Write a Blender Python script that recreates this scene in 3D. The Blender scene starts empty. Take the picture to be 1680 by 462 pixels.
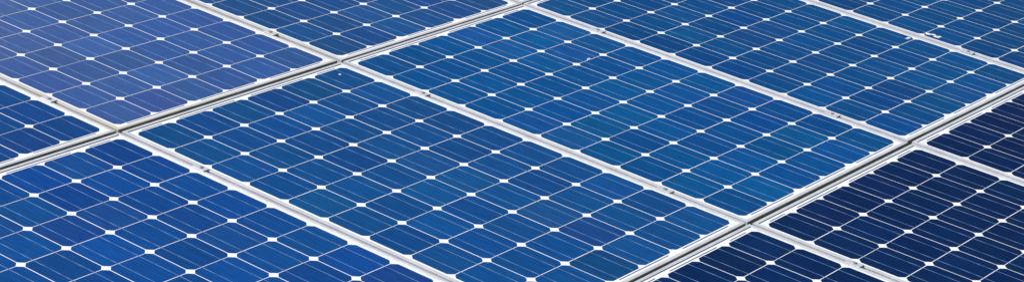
import bpy, bmesh, math, random
from mathutils import Matrix, Vector

# ------------------------------------------------------------------ frame of reference
PITCH = 0.1585                       # cell pitch in metres (156 mm cells)
TILT = math.radians(9.0)             # slope of the roof the array lies on
M = Matrix.Rotation(TILT, 4, 'X')    # array plane -> world
C = bpy.context.scene.collection

# ------------------------------------------------------------------ camera
right = Vector((0.61723462, -0.78012673, 0.10209656))
down = Vector((-0.29734664, -0.35143961, -0.88773598))
fwd = Vector((0.72842734, 0.51758331, -0.44888876))
pos = Vector((-27.16738698, -39.17382728, 16.55249116)) * PITCH
cam_d = bpy.data.cameras.new('camera')
cam = bpy.data.objects.new('camera', cam_d)
C.objects.link(cam)
rot = Matrix((right, -down, -fwd)).transposed().to_4x4()
cam.matrix_world = M @ Matrix.Translation(pos) @ rot
cam_d.sensor_width = 36.0
cam_d.lens = 36.0 * 3566.2 / 1680.0
cam_d.shift_y = 281.43 / 1680.0
cam_d.clip_start = 0.1
cam_d.clip_end = 500.0
bpy.context.scene.camera = cam

# ------------------------------------------------------------------ light
sun_dir = (M.to_3x3() @ Vector((-0.30, 0.72, 0.62))).normalized()     # towards the sun
elev = math.asin(sun_dir.z)
azim = math.atan2(sun_dir.x, sun_dir.y)
world = bpy.data.worlds.new('World')
bpy.context.scene.world = world
world.use_nodes = True
wn = world.node_tree.nodes
wl = world.node_tree.links
wn.clear()
sky = wn.new('ShaderNodeTexSky')
sky.sky_type = 'NISHITA'
sky.sun_disc = False
sky.sun_elevation = elev
sky.sun_rotation = azim
sky.air_density = 1.0
sky.dust_density = 0.4
sky.ozone_density = 1.5
bg = wn.new('ShaderNodeBackground')
bg.inputs['Strength'].default_value = 0.06
wo = wn.new('ShaderNodeOutputWorld')
wl.new(sky.outputs[0], bg.inputs['Color'])
wl.new(bg.outputs[0], wo.inputs['Surface'])
sd = bpy.data.lights.new('sun', 'SUN')
sd.energy = 4.6
sd.angle = math.radians(0.5)
sd.color = (1.0, 0.97, 0.93)
so = bpy.data.objects.new('sun', sd)
C.objects.link(so)
so.rotation_euler = (-sun_dir).to_track_quat('-Z', 'Y').to_euler()
so.location = (0, 0, 8)

vs = bpy.context.scene.view_settings
vs.view_transform = 'Standard'
vs.look = 'None'
vs.gamma = 1.0
vs.use_curve_mapping = False
vs.exposure = 0.35


# ------------------------------------------------------------------ materials
def mat(name):
    m = bpy.data.materials.new(name)
    m.use_nodes = True
    nt = m.node_tree
    nt.nodes.clear()
    out = nt.nodes.new('ShaderNodeOutputMaterial')
    return m, nt.nodes, nt.links, out


def noise(n, l, scale, detail=4, rough=0.5, vec=None, kind='Object'):
    t = n.new('ShaderNodeTexNoise')
    t.inputs['Scale'].default_value = scale
    t.inputs['Detail'].default_value = detail
    t.inputs['Roughness'].default_value = rough
    if vec is None:
        c = n.new('ShaderNodeTexCoord')
        vec = c.outputs[kind]
    l.new(vec, t.inputs['Vector'])
    return t


def ramp(n, l, src, a, b, ca=(0, 0, 0, 1), cb=(1, 1, 1, 1)):
    r = n.new('ShaderNodeValToRGB')
    r.color_ramp.elements[0].position = a
    r.color_ramp.elements[0].color = ca
    r.color_ramp.elements[1].position = b
    r.color_ramp.elements[1].color = cb
    l.new(src, r.inputs['Fac'])
    return r


def mix(n, l, fac, a, b, mode='MIX'):
    x = n.new('ShaderNodeMix')
    x.data_type = 'RGBA'
    x.blend_type = mode
    for sock, v in ((x.inputs['Factor'], fac), (x.inputs['A'], a), (x.inputs['B'], b)):
        if isinstance(v, (int, float)):
            sock.default_value = v
        elif isinstance(v, tuple):
            sock.default_value = v
        else:
            l.new(v, sock)
    return x.outputs['Result']


def math_node(n, l, op, a, b):
    x = n.new('ShaderNodeMath')
    x.operation = op
    for sock, v in ((x.inputs[0], a), (x.inputs[1], b)):
        if isinstance(v, (int, float)):
            sock.default_value = v
        else:
            l.new(v, sock)
    return x.outputs[0]


def obj_attr(n, name):
    a = n.new('ShaderNodeAttribute')
    a.attribute_type = 'OBJECT'
    a.attribute_name = name
    return a


def laminate(n, l, p, col):
    """The module's cover glass, laminated to what lies under it: a clear coat that mirrors the sky, with a thin dusty film and painted sheen."""
    geo = n.new('ShaderNodeNewGeometry')
    tA = noise(n, l, 1.3, 5, 0.6, geo.outputs['Position'])
    tB = noise(n, l, 90.0, 3, 0.6, geo.outputs['Position'])
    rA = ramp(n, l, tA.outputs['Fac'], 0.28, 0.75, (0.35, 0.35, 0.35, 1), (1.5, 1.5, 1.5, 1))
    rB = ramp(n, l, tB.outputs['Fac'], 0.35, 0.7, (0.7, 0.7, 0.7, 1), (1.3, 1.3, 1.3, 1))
    du = obj_attr(n, 'dust_sheen')
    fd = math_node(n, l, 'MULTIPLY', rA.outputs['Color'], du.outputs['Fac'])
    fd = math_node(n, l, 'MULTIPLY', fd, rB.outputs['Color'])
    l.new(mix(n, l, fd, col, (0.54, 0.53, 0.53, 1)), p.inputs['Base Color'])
    p.inputs['Coat Weight'].default_value = 1.0
    p.inputs['Coat Roughness'].default_value = 0.10
    p.inputs['Coat IOR'].default_value = 1.08


# silicon cell: blue anti-reflective coating, batch colour from the cell's own "coating" property
m_cell, n, l, out = mat('silicon_cell')
p = n.new('ShaderNodeBsdfPrincipled')
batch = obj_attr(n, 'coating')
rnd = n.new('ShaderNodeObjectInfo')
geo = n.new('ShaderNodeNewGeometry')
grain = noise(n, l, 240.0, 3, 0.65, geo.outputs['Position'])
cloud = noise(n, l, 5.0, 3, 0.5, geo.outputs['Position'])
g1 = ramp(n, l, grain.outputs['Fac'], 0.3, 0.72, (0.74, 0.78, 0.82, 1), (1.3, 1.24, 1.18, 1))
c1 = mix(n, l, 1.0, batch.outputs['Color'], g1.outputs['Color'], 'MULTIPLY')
g2 = ramp(n, l, rnd.outputs['Random'], 0.0, 1.0, (0.9, 0.93, 0.94, 1), (1.1, 1.07, 1.06, 1))
c2 = mix(n, l, 1.0, c1, g2.outputs['Color'], 'MULTIPLY')
g3 = ramp(n, l, cloud.outputs['Fac'], 0.4, 0.75, (0, 0, 0, 1), (1, 1, 1, 1))
f3 = math_node(n, l, 'MULTIPLY', g3.outputs['Color'], 0.08)
c3 = mix(n, l, f3, c2, (0.012, 0.05, 0.18, 1))
# faint drawn streaks along the cell, different on every wafer
mp = n.new('ShaderNodeMapping')
tco = n.new('ShaderNodeTexCoord')
l.new(tco.outputs['Object'], mp.inputs['Vector'])
mp.inputs['Scale'].default_value = (150.0, 9.0, 1.0)
cmb = n.new('ShaderNodeCombineXYZ')
l.new(math_node(n, l, 'MULTIPLY', rnd.outputs['Random'], 57.0), cmb.inputs[0])
l.new(math_node(n, l, 'MULTIPLY', rnd.outputs['Random'], 31.0), cmb.inputs[1])
l.new(cmb.outputs[0], mp.inputs['Location'])
st = noise(n, l, 1.0, 4, 0.6, mp.outputs['Vector'])
rs_ = ramp(n, l, st.outputs['Fac'], 0.3, 0.7, (0.66, 0.74, 0.78, 1), (1.5, 1.32, 1.24, 1))
c3 = mix(n, l, 1.0, c3, rs_.outputs['Color'], 'MULTIPLY')
# printed silver fingers: hair lines across the cell, 2.3 mm apart
tc = n.new('ShaderNodeTexCoord')
sep = n.new('ShaderNodeSeparateXYZ')
l.new(tc.outputs['Object'], sep.inputs[0])
w = math_node(n, l, 'PINGPONG', sep.outputs['Y'], 0.00115)
w = math_node(n, l, 'LESS_THAN', w, 0.00005)
w = math_node(n, l, 'MULTIPLY', w, 0.08)
c4 = mix(n, l, w, c3, (0.45, 0.47, 0.5, 1))
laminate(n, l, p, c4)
p.inputs['Roughness'].default_value = 0.42
l.new(obj_attr(n, 'film').outputs['Fac'], p.inputs['Specular IOR Level'])
l.new(p.outputs[0], out.inputs['Surface'])

# tinned ribbon on the cells
m_bus, n, l, out = mat('tinned_ribbon')
p = n.new('ShaderNodeBsdfPrincipled')
t = noise(n, l, 22.0, 3)
r = ramp(n, l, t.outputs['Fac'], 0.38, 0.66, (0.12, 0.25, 0.45, 1), (0.40, 0.56, 0.76, 1))
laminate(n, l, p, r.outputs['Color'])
p.inputs['Metallic'].default_value = 0.35
p.inputs['Roughness'].default_value = 0.4
l.new(p.outputs[0], out.inputs['Surface'])

# darker soldered cross ribbon in the white margin
m_rib, n, l, out = mat('solder_ribbon')
p = n.new('ShaderNodeBsdfPrincipled')
t = noise(n, l, 40.0, 3)
r = ramp(n, l, t.outputs['Fac'], 0.35, 0.7, (0.20, 0.21, 0.24, 1), (0.42, 0.43, 0.46, 1))
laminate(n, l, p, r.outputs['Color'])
p.inputs['Metallic'].default_value = 0.5
p.inputs['Roughness'].default_value = 0.5
l.new(p.outputs[0], out.inputs['Surface'])

# white back sheet
m_back, n, l, out = mat('white_backsheet')
p = n.new('ShaderNodeBsdfPrincipled')
t = noise(n, l, 9.0, 5)
r = ramp(n, l, t.outputs['Fac'], 0.3, 0.7, (0.76, 0.77, 0.79, 1), (0.84, 0.84, 0.85, 1))
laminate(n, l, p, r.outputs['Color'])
p.inputs['Roughness'].default_value = 0.7
l.new(p.outputs[0], out.inputs['Surface'])

# anodised aluminium frame with weathering, "grime" property sets how much lichen and dust it carries
m_frame, n, l, out = mat('anodised_aluminium')
p = n.new('ShaderNodeBsdfPrincipled')
geo = n.new('ShaderNodeNewGeometry')
tA = noise(n, l, 14.0, 6, 0.6, geo.outputs['Position'])
tB = noise(n, l, 160.0, 3, 0.6, geo.outputs['Position'])
tC = noise(n, l, 3.0, 4, 0.6, geo.outputs['Position'])
rA = ramp(n, l, tA.outputs['Fac'], 0.3, 0.72, (0.53, 0.54, 0.57, 1), (0.70, 0.71, 0.74, 1))
rB = ramp(n, l, tB.outputs['Fac'], 0.35, 0.7, (0.86, 0.86, 0.86, 1), (1.06, 1.06, 1.06, 1))
base = mix(n, l, 1.0, rA.outputs['Color'], rB.outputs['Color'], 'MULTIPLY')
gr = obj_attr(n, 'grime')
rC = ramp(n, l, tC.outputs['Fac'], 0.38, 0.62)
fg = math_node(n, l, 'MULTIPLY', rC.outputs['Color'], gr.outputs['Fac'])
base = mix(n, l, fg, base, (0.56, 0.49, 0.34, 1))
l.new(base, p.inputs['Base Color'])
p.inputs['Metallic'].default_value = 0.15
p.inputs['Roughness'].default_value = 0.5
bp = n.new('ShaderNodeBump')
bp.inputs['Strength'].default_value = 0.06
bp.inputs['Distance'].default_value = 0.002
l.new(tB.outputs['Fac'], bp.inputs['Height'])
l.new(bp.outputs[0], p.inputs['Normal'])
l.new(p.outputs[0], out.inputs['Surface'])

# outer side wall of the frames: algae green, with the slot's shade painted into the metal's colour
m_side, n, l, out = mat('algae_shade_aluminium')
p = n.new('ShaderNodeBsdfPrincipled')
geo = n.new('ShaderNodeNewGeometry')
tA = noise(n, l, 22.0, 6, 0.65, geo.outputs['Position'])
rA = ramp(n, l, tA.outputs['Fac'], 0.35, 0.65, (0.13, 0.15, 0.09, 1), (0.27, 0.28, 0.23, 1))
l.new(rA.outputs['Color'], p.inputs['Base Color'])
p.inputs['Roughness'].default_value = 0.75
l.new(p.outputs[0], out.inputs['Surface'])

# clamps, bolts, rails
m_clamp, n, l, out = mat('clamp_aluminium')
p = n.new('ShaderNodeBsdfPrincipled')
t = noise(n, l, 60.0, 4)
r = ramp(n, l, t.outputs['Fac'], 0.3, 0.7, (0.54, 0.55, 0.57, 1), (0.70, 0.71, 0.73, 1))
l.new(r.outputs['Color'], p.inputs['Base Color'])
p.inputs['Metallic'].default_value = 0.3
p.inputs['Roughness'].default_value = 0.45
l.new(p.outputs[0], out.inputs['Surface'])

m_bolt, n, l, out = mat('bolt_steel')
p = n.new('ShaderNodeBsdfPrincipled')
t = noise(n, l, 300.0, 3)
r = ramp(n, l, t.outputs['Fac'], 0.3, 0.7, (0.46, 0.46, 0.46, 1), (0.60, 0.60, 0.60, 1))
l.new(r.outputs['Color'], p.inputs['Base Color'])
p.inputs['Metallic'].default_value = 0.6
p.inputs['Roughness'].default_value = 0.5
l.new(p.outputs[0], out.inputs['Surface'])

# roof below the array
m_roof, n, l, out = mat('mossy_roof_felt')
p = n.new('ShaderNodeBsdfPrincipled')
geo = n.new('ShaderNodeNewGeometry')
t = noise(n, l, 6.0, 8, 0.65, geo.outputs['Position'])
r = ramp(n, l, t.outputs['Fac'], 0.4, 0.62, (0.045, 0.045, 0.042, 1), (0.06, 0.085, 0.03, 1))
l.new(r.outputs['Color'], p.inputs['Base Color'])
p.inputs['Roughness'].default_value = 0.95
bp = n.new('ShaderNodeBump')
bp.inputs['Strength'].default_value = 0.5
bp.inputs['Distance'].default_value = 0.01
l.new(t.outputs['Fac'], bp.inputs['Height'])
l.new(bp.outputs[0], p.inputs['Normal'])
l.new(p.outputs[0], out.inputs['Surface'])

# bird droppings
m_drop, n, l, out = mat('bird_dropping')
p = n.new('ShaderNodeBsdfPrincipled')
t = noise(n, l, 180.0, 4)
r = ramp(n, l, t.outputs['Fac'], 0.35, 0.62, (0.5, 0.48, 0.42, 1), (0.82, 0.82, 0.80, 1))
l.new(r.outputs['Color'], p.inputs['Base Color'])
p.inputs['Roughness'].default_value = 0.8
l.new(p.outputs[0], out.inputs['Surface'])


# ------------------------------------------------------------------ helpers
def mesh_of(name, verts, faces, material, smooth=False):
    me = bpy.data.meshes.new(name)
    me.from_pydata(verts, [], faces)
    me.update()
    bm = bmesh.new()
    bm.from_mesh(me)
    bmesh.ops.recalc_face_normals(bm, faces=bm.faces)
    bm.to_mesh(me)
    bm.free()
    me.materials.append(material)
    if smooth:
        for f in me.polygons:
            f.use_smooth = True
    return me


def box(x0, x1, y0, y1, z0, z1):
    v = [(x, y, z) for z in (z0, z1) for y in (y0, y1) for x in (x0, x1)]
    f = [(0, 1, 3, 2), (4, 5, 7, 6), (0, 1, 5, 4), (2, 3, 7, 6), (0, 2, 6, 4), (1, 3, 7, 5)]
    return v, f


def prism(outline, z0, z1):
    k = len(outline)
    v = [(x, y, z0) for x, y in outline] + [(x, y, z1) for x, y in outline]
    f = [tuple(range(k)), tuple(range(k, 2 * k))]
    f += [(a, (a + 1) % k, k + (a + 1) % k, k + a) for a in range(k)]
    return v, f


def add(name, me, parent=None, loc=(0, 0, 0)):
    o = bpy.data.objects.new(name, me)
    C.objects.link(o)
    if parent is not None:
        o.parent = parent
    o.location = loc
    return o


def tag(o, label, cat, group=None):
    o['label'] = label
    o['category'] = cat
    if group:
        o['group'] = group


# ------------------------------------------------------------------ the roof under the array
GX, GY = 0.3441 * PITCH, 0.4744 * PITCH
COLP, ROWP = 6 * PITCH + GX, 10 * PITCH + GY           # column and row spacing
PW, PL = 0.9955, 1.6475                                # one panel
LIP_Z, FRAME_BOTTOM = 0.0017, -0.0350
RAIL_H = 0.045
ROOF_Z = FRAME_BOTTOM - RAIL_H
v, f = box(-2.2, 5.1, -6.2, 0.5, ROOF_Z - 0.12, ROOF_Z)
roof = add('roof', mesh_of('roof', v, f, m_roof))
roof.matrix_world = M
roof['kind'] = 'structure'

# ------------------------------------------------------------------ meshes of one panel
random.seed(4)


def cell_outline():
    h, r, seg = 0.0774, 0.0992, 6
    a0 = math.acos(h / r)
    pts = []
    for q in range(4):
        lo, hi = q * math.pi / 2 + a0, (q + 1) * math.pi / 2 - a0
        for s in range(seg + 1):
            t = lo + (hi - lo) * s / seg
            pts.append((r * math.cos(t), r * math.sin(t)))
    return pts


v, f = prism(cell_outline(), -0.0005, 0.0)
me_cell = mesh_of('solar_cell', v, f, m_cell)
v, f = box(-0.0008, 0.0008, -5 * PITCH + 0.002, 5 * PITCH - 0.002, -0.0001, 0.00035)
me_bus = mesh_of('busbar', v, f, m_bus)
v, f = box(-PITCH * 0.77, PITCH * 0.77, -0.0014, 0.0014, -0.0012, 0.0003)
me_rib = mesh_of('string_ribbon', v, f, m_rib)
v, f = box(-PITCH * 0.27, PITCH * 0.27, -0.0014, 0.0014, -0.0012, 0.0003)
me_rib_s = mesh_of('string_ribbon_short', v, f, m_rib)
v, f = box(-PW / 2 + .002, PW / 2 - .002, -PL / 2 + .002, PL / 2 - .002, -0.0050, -0.0006)
me_back = mesh_of('backsheet', v, f, m_back)

def frame_member(length, name, stained):
    """Extruded channel, mitred at both ends: x along the member, y outwards from 0 (inner lip edge) to the outer wall."""
    lip = 0.0128
    prof = [(0.0, 0.0006), (0.0, LIP_Z - 0.0006), (0.0006, LIP_Z), (lip - 0.0012, LIP_Z), (lip - 0.0003, LIP_Z - 0.0004),
            (lip, LIP_Z - 0.0013), (lip, FRAME_BOTTOM), (lip - 0.028, FRAME_BOTTOM), (lip - 0.028, FRAME_BOTTOM + 0.0016),
            (lip - 0.0018, FRAME_BOTTOM + 0.0016), (lip - 0.0018, 0.0006)]
    k = len(prof)
    vs_ = []
    for s in (-1, 1):
        for (y, z) in prof:
            vs_.append((s * (length / 2 - (lip - y)), y - lip, z))     # mitre at 45 degrees
    fs = [tuple(range(k)), tuple(range(2 * k - 1, k - 1, -1))]
    fs += [(a, (a + 1) % k, k + (a + 1) % k, k + a) for a in range(k)]
    me = mesh_of(name, vs_, fs, m_frame)
    me.materials.append(m_side)
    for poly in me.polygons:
        if stained and poly.center.z < 0.0004 and abs(poly.normal.x) < 0.5:  # short members only: algae tint plus painted slot shade
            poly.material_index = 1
    return me


me_long = frame_member(PL - 0.0006, 'frame_member_long', False)
me_short = frame_member(PW - 0.0006, 'frame_member_short', True)

G = 'blue solar panels laid edge to edge in rows'
# column, row, dx mm, dy mm, turn, tilt u, tilt v, coating colour, dust_sheen, film, grime, label
PANELS = [
    (1, 1, -2.18, 3.05, -.0012, .0000, -.0010, (0.0002, 0.0620, 0.2080), 0.0010, 0.00, .05,
     'bright blue solar panel at the centre, with a small white fleck on a grid line'),
    (0, 1, -2.85, 2.56, .0007, .0000, -.0015, (0.0006, 0.0530, 0.1920), 0.0020, 0.04, .05,
     'blue solar panel left of the centre panel, with a pale speck in its top corner'),
    (-1, 1, -3.96, 1.87, -.0006, .0007, -.0008, (0.0006, 0.0490, 0.2120), 0.0020, 0.04, .05,
     'blue solar panel filling the lower left corner'),
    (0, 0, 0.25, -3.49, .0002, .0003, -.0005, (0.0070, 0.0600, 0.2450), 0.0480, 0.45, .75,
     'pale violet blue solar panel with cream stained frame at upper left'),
    (1, 0, 6.45, 3.38, -.0014, -.0019, -.0010, (0.0010, 0.0530, 0.1950), 0.0040, 0.12, .20,
     'blue solar panel at the top edge, right of the pale violet one'),
    (2, 1, -2.04, -1.46, -.0025, -.0016, -.0006, (0.0002, 0.0530, 0.1800), 0.0010, 0.00, .05,
     'blue solar panel behind the bright centre panel, reaching the right edge'),
    (3, 1, -3.08, -5.80, -.0027, -.0023, -.0007, (0.0003, 0.0500, 0.1680), 0.0010, 0.00, .05,
     'blue solar panel in the upper right corner with a white streaked dropping'),
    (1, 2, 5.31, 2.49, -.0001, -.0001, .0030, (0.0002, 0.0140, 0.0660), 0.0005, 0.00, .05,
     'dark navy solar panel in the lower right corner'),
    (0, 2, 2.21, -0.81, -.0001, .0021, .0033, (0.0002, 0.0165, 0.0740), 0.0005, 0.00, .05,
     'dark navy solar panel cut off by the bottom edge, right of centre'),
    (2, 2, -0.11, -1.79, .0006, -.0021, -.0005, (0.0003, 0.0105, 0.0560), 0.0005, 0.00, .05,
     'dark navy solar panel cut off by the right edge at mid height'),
    (-1, 0, -1.50, -1.50, .0000, .0005, -.0005, (0.0008, 0.0450, 0.1850), 0.0030, 0.06, .25,
     'blue solar panel cut off at the left edge below the pale violet one'),
    (2, 0, 3.00, 1.00, .0000, .0000, .0000, (0.0020, 0.0540, 0.2000), 0.0040, 0.05, .20,
     'blue solar panel of which only a frame corner shows at the top edge'),
]
PANEL_M = {}
for (ci, ri, dx, dy, rz, tu, tv, coat, dust_sheen, film, grime, label) in PANELS:
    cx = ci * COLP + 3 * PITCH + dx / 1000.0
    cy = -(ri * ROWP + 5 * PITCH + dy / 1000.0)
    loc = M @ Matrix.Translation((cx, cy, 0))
    # local X axis along the row, local Y up the slope; the panel sits a hair twisted and tilted in its clamps
    tw = Matrix.Rotation(rz, 4, 'Z') @ Matrix.Rotation(-tu, 4, 'Y') @ Matrix.Rotation(-tv, 4, 'X')
    root = bpy.data.objects.new('solar_panel', None)
    C.objects.link(root)
    root.empty_display_size = 0.2
    root.matrix_world = loc @ tw
    PANEL_M[(ci, ri)] = loc @ tw
    tag(root, label, 'solar panel', G)
    for nm, me, pl_, ang in (('frame_member', me_long, (PW / 2, 0), -90), ('frame_member', me_long, (-PW / 2, 0), 90),
                             ('frame_member', me_short, (0, PL / 2), 0), ('frame_member', me_short, (0, -PL / 2), 180)):
        o = add(nm, me, root, (pl_[0], pl_[1], 0))
        o.rotation_euler = (0, 0, math.radians(ang))
        o['grime'] = grime
    add('backsheet', me_back, root)
    for a in range(6):
        for b in range(10):
            o = add('solar_cell', me_cell, root, ((a - 2.5) * PITCH + random.uniform(-.0003, .0003),
                                                  (4.5 - b) * PITCH + random.uniform(-.0003, .0003), 0))
            k = random.gauss(1, 0.07)
            h = random.gauss(0, 0.06)
            vio = 0.004 * random.random() if random.random() < 0.22 else 0.0      # a few wafers turn out violet
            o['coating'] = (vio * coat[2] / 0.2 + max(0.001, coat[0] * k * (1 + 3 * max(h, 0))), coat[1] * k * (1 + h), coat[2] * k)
        for s in (-1, 1):
            add('busbar', me_bus, root, ((a - 2.5) * PITCH + s * 0.0375, 0, 0))
    yr = 5 * PITCH + 0.0058
    for a in (-2, 0, 2):
        add('string_ribbon', me_rib, root, (a * PITCH, -yr, 0))
    for a in (-1, 1):
        add('string_ribbon', me_rib, root, (a * PITCH, yr, 0))
    for a in (-2.5, 2.5):
        add('string_ribbon', me_rib_s, root, (a * PITCH, yr, 0))
    for o in root.children:
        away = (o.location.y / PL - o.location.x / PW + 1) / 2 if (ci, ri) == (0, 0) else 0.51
        o['dust_sheen'] = dust_sheen * (0.15 + 2.6 * max(0.0, away) ** 1.6)           # pale panel: sheen painted into its colour over thin dirt, strongest at upper left
        o['film'] = film
        if o.name.startswith('backsheet'):
            o['dust_sheen'] = 0.15 * grime

# ------------------------------------------------------------------ rails on the roof, under the clamps
v, f = box(-1.15, 4.05, -0.020, 0.020, -RAIL_H, 0.0)
me_rail = bpy.data.meshes.new('mounting_rail')
prof = [(-.02, 0), (-.006, 0), (-.006, -.010), (.006, -.010), (.006, 0), (.02, 0), (.02, -RAIL_H), (-.02, -RAIL_H)]
k = len(prof)
vv = [(x, y, z) for x in (-1.12, 4.02) for y, z in prof]
ff = [tuple(range(k)), tuple(range(k, 2 * k))] + [(a, (a + 1) % k, k + (a + 1) % k, k + a) for a in range(k)]
me_rail = mesh_of('mounting_rail', vv, ff, m_clamp)
RAILS = [
    (0, 8.22, 'aluminium rail under the top row of panels, below the pale violet one'),
    (1, 2.04, 'aluminium rail under the middle row of panels, nearer the upper long gap'),
    (1, 8.30, 'aluminium rail under the middle row of panels, nearer the lower right long gap'),
    (2, 2.08, 'aluminium rail under the dark navy panels of the lower right row'),
]
for ri, vv_, label in RAILS:
    o = add('mounting_rail', me_rail)
    y = -(ri * ROWP + vv_ * PITCH)
    o.matrix_world = M @ Matrix.Translation((0, y, FRAME_BOTTOM))
    tag(o, label, 'rail', 'aluminium rails carrying the panels')

# ------------------------------------------------------------------ mid clamps in the joints
prof = [(-.0135, .0), (-.0135, .0016), (-.0125, .0022), (-.0030, .0022), (.0030, .0022), (.0125, .0022), (.0135, .0016),
        (.0135, .0), (.0048, 0), (.0048, -.036), (.0030, -.036), (.0030, -.0006), (-.0030, -.0006), (-.0030, -.036), (-.0048, -.036), (-.0048, 0)]
k = len(prof)
vv = [(x, y, z) for y in (-.025, .025) for x, z in prof]
ff = [tuple(range(k)), tuple(range(k, 2 * k))] + [(a, (a + 1) % k, k + (a + 1) % k, k + a) for a in range(k)]
me_plate = mesh_of('clamp_plate', vv, ff, m_clamp)
hexo = [(.0058 * math.cos(a * math.pi / 3), .0058 * math.sin(a * math.pi / 3)) for a in range(6)]
ring = [(.0085 * math.cos(a * math.pi / 8), .0085 * math.sin(a * math.pi / 8)) for a in range(16)]
v1, f1 = prism(ring, .0021, .0030)
v2, f2 = prism(hexo, .0030, .0055)
f2 = [tuple(i + len(v1) for i in q) for q in f2]
me_bolt = mesh_of('bolt', v1 + v2, f1 + f2, m_bolt)
CLAMPS = [  # joint column, row, v
    (0, 0, 8.22, 'small clamp on the joint left of the pale violet panel, near the left edge'),
    (0, 1, 2.00, 'small clamp with bolt on the joint left of the speck cornered panel, lower left'),
    (1, 0, 8.15, 'small clamp on the joint between the pale violet panel and the panel right of it'),
    (1, 1, 2.07, 'small clamp at the upper end of the joint left of the bright centre panel'),
    (1, 1, 8.30, 'small clamp at the lower end of the joint left of the bright centre panel'),
    (1, 2, 2.08, 'small clamp on the joint between the two dark navy panels at bottom right'),
    (2, 1, 2.01, 'small clamp at the upper end of the joint behind the bright centre panel'),
    (2, 1, 8.33, 'small clamp at the lower end of the joint behind the bright centre panel'),
    (3, 1, 8.32, 'small clamp on the upper right joint, near the white streaked dropping'),
]
for ci, ri, vv_, label in CLAMPS:
    L = PANEL_M[(ci - 1, ri)] @ Vector((PW / 2, 5 * PITCH - vv_ * PITCH, 0))
    R_ = PANEL_M[(ci, ri)] @ Vector((-PW / 2, 5 * PITCH - vv_ * PITCH, 0))
    mid = M.inverted() @ ((L + R_) / 2)
    root = bpy.data.objects.new('mid_clamp', None)
    C.objects.link(root)
    root.empty_display_size = 0.03
    root.matrix_world = M @ Matrix.Translation((mid.x, mid.y, mid.z + LIP_Z + 0.0006)) @ Matrix.Rotation(random.uniform(-.03, .03), 4, 'Z')
    tag(root, label, 'clamp', 'clamps holding neighbouring panels')
    add('clamp_plate', me_plate, root)
    b = add('bolt', me_bolt, root, (0, random.uniform(-.003, .003), 0))
    b.rotation_euler = (0, 0, random.uniform(0, 1))


# ------------------------------------------------------------------ bird droppings on the glass
def splat(name, lobes, seed):
    rs = random.Random(seed)
    bm = bmesh.new()
    for (x, y, rx, ry, h) in lobes:
        ns = 14
        rad = [rs.uniform(.75, 1.2) for _ in range(ns)]
        top = bm.verts.new((x, y, h))
        mids, outs = [], []
        for a in range(ns):
            t = 2 * math.pi * a / ns
            mids.append(bm.verts.new((x + .6 * rx * rad[a] * math.cos(t), y + .6 * ry * rad[a] * math.sin(t), h * .75)))
            outs.append(bm.verts.new((x + rx * rad[a] * math.cos(t), y + ry * rad[a] * math.sin(t), 0)))
        for a in range(ns):
            b = (a + 1) % ns
            bm.faces.new((top, mids[a], mids[b]))
            bm.faces.new((mids[a], outs[a], outs[b], mids[b]))
        bm.faces.new(outs[::-1])
    me = bpy.data.meshes.new(name)
    bm.to_mesh(me)
    bm.free()
    me.materials.append(m_drop)
    return me


DROPS = [
    (0, 1, 5.60, 0.28, [(0, 0, .005, .006, .0012)], 'tiny pale speck of bird dropping in the top corner cell below the gap'),
    (1, 1, 4.48, 2.98, [(0, 0, .008, .007, .002), (.011, .004, .004, .004, .001)],
     'small white bird dropping on a grid line of the bright centre panel'),
    (2, 1, 5.88, 6.88, [(0, 0, .011, .008, .002), (-.012, .004, .005, .005, .001)],
     'white bird dropping beside the frame of the panel behind the centre one'),
    (3, 1, 0.20, 7.18, [(0, .014, .012, .013, .002), (.010, -.004, .008, .012, .0015), (-.002, -.024, .010, .014, .0015),
                        (.012, -.030, .006, .008, .001)],
     'white streaked bird dropping beside the frame at upper right'),
]
for i, (ci, ri, u_, v_, lobes, label) in enumerate(DROPS):
    o = add('bird_dropping', splat('bird_dropping', lobes, 11 + i))
    o.matrix_world = PANEL_M[(ci, ri)] @ Matrix.Translation(((u_ - 3) * PITCH, (5 - v_) * PITCH, 0.0001))
    tag(o, label, 'bird dropping', 'bird droppings on the panels')
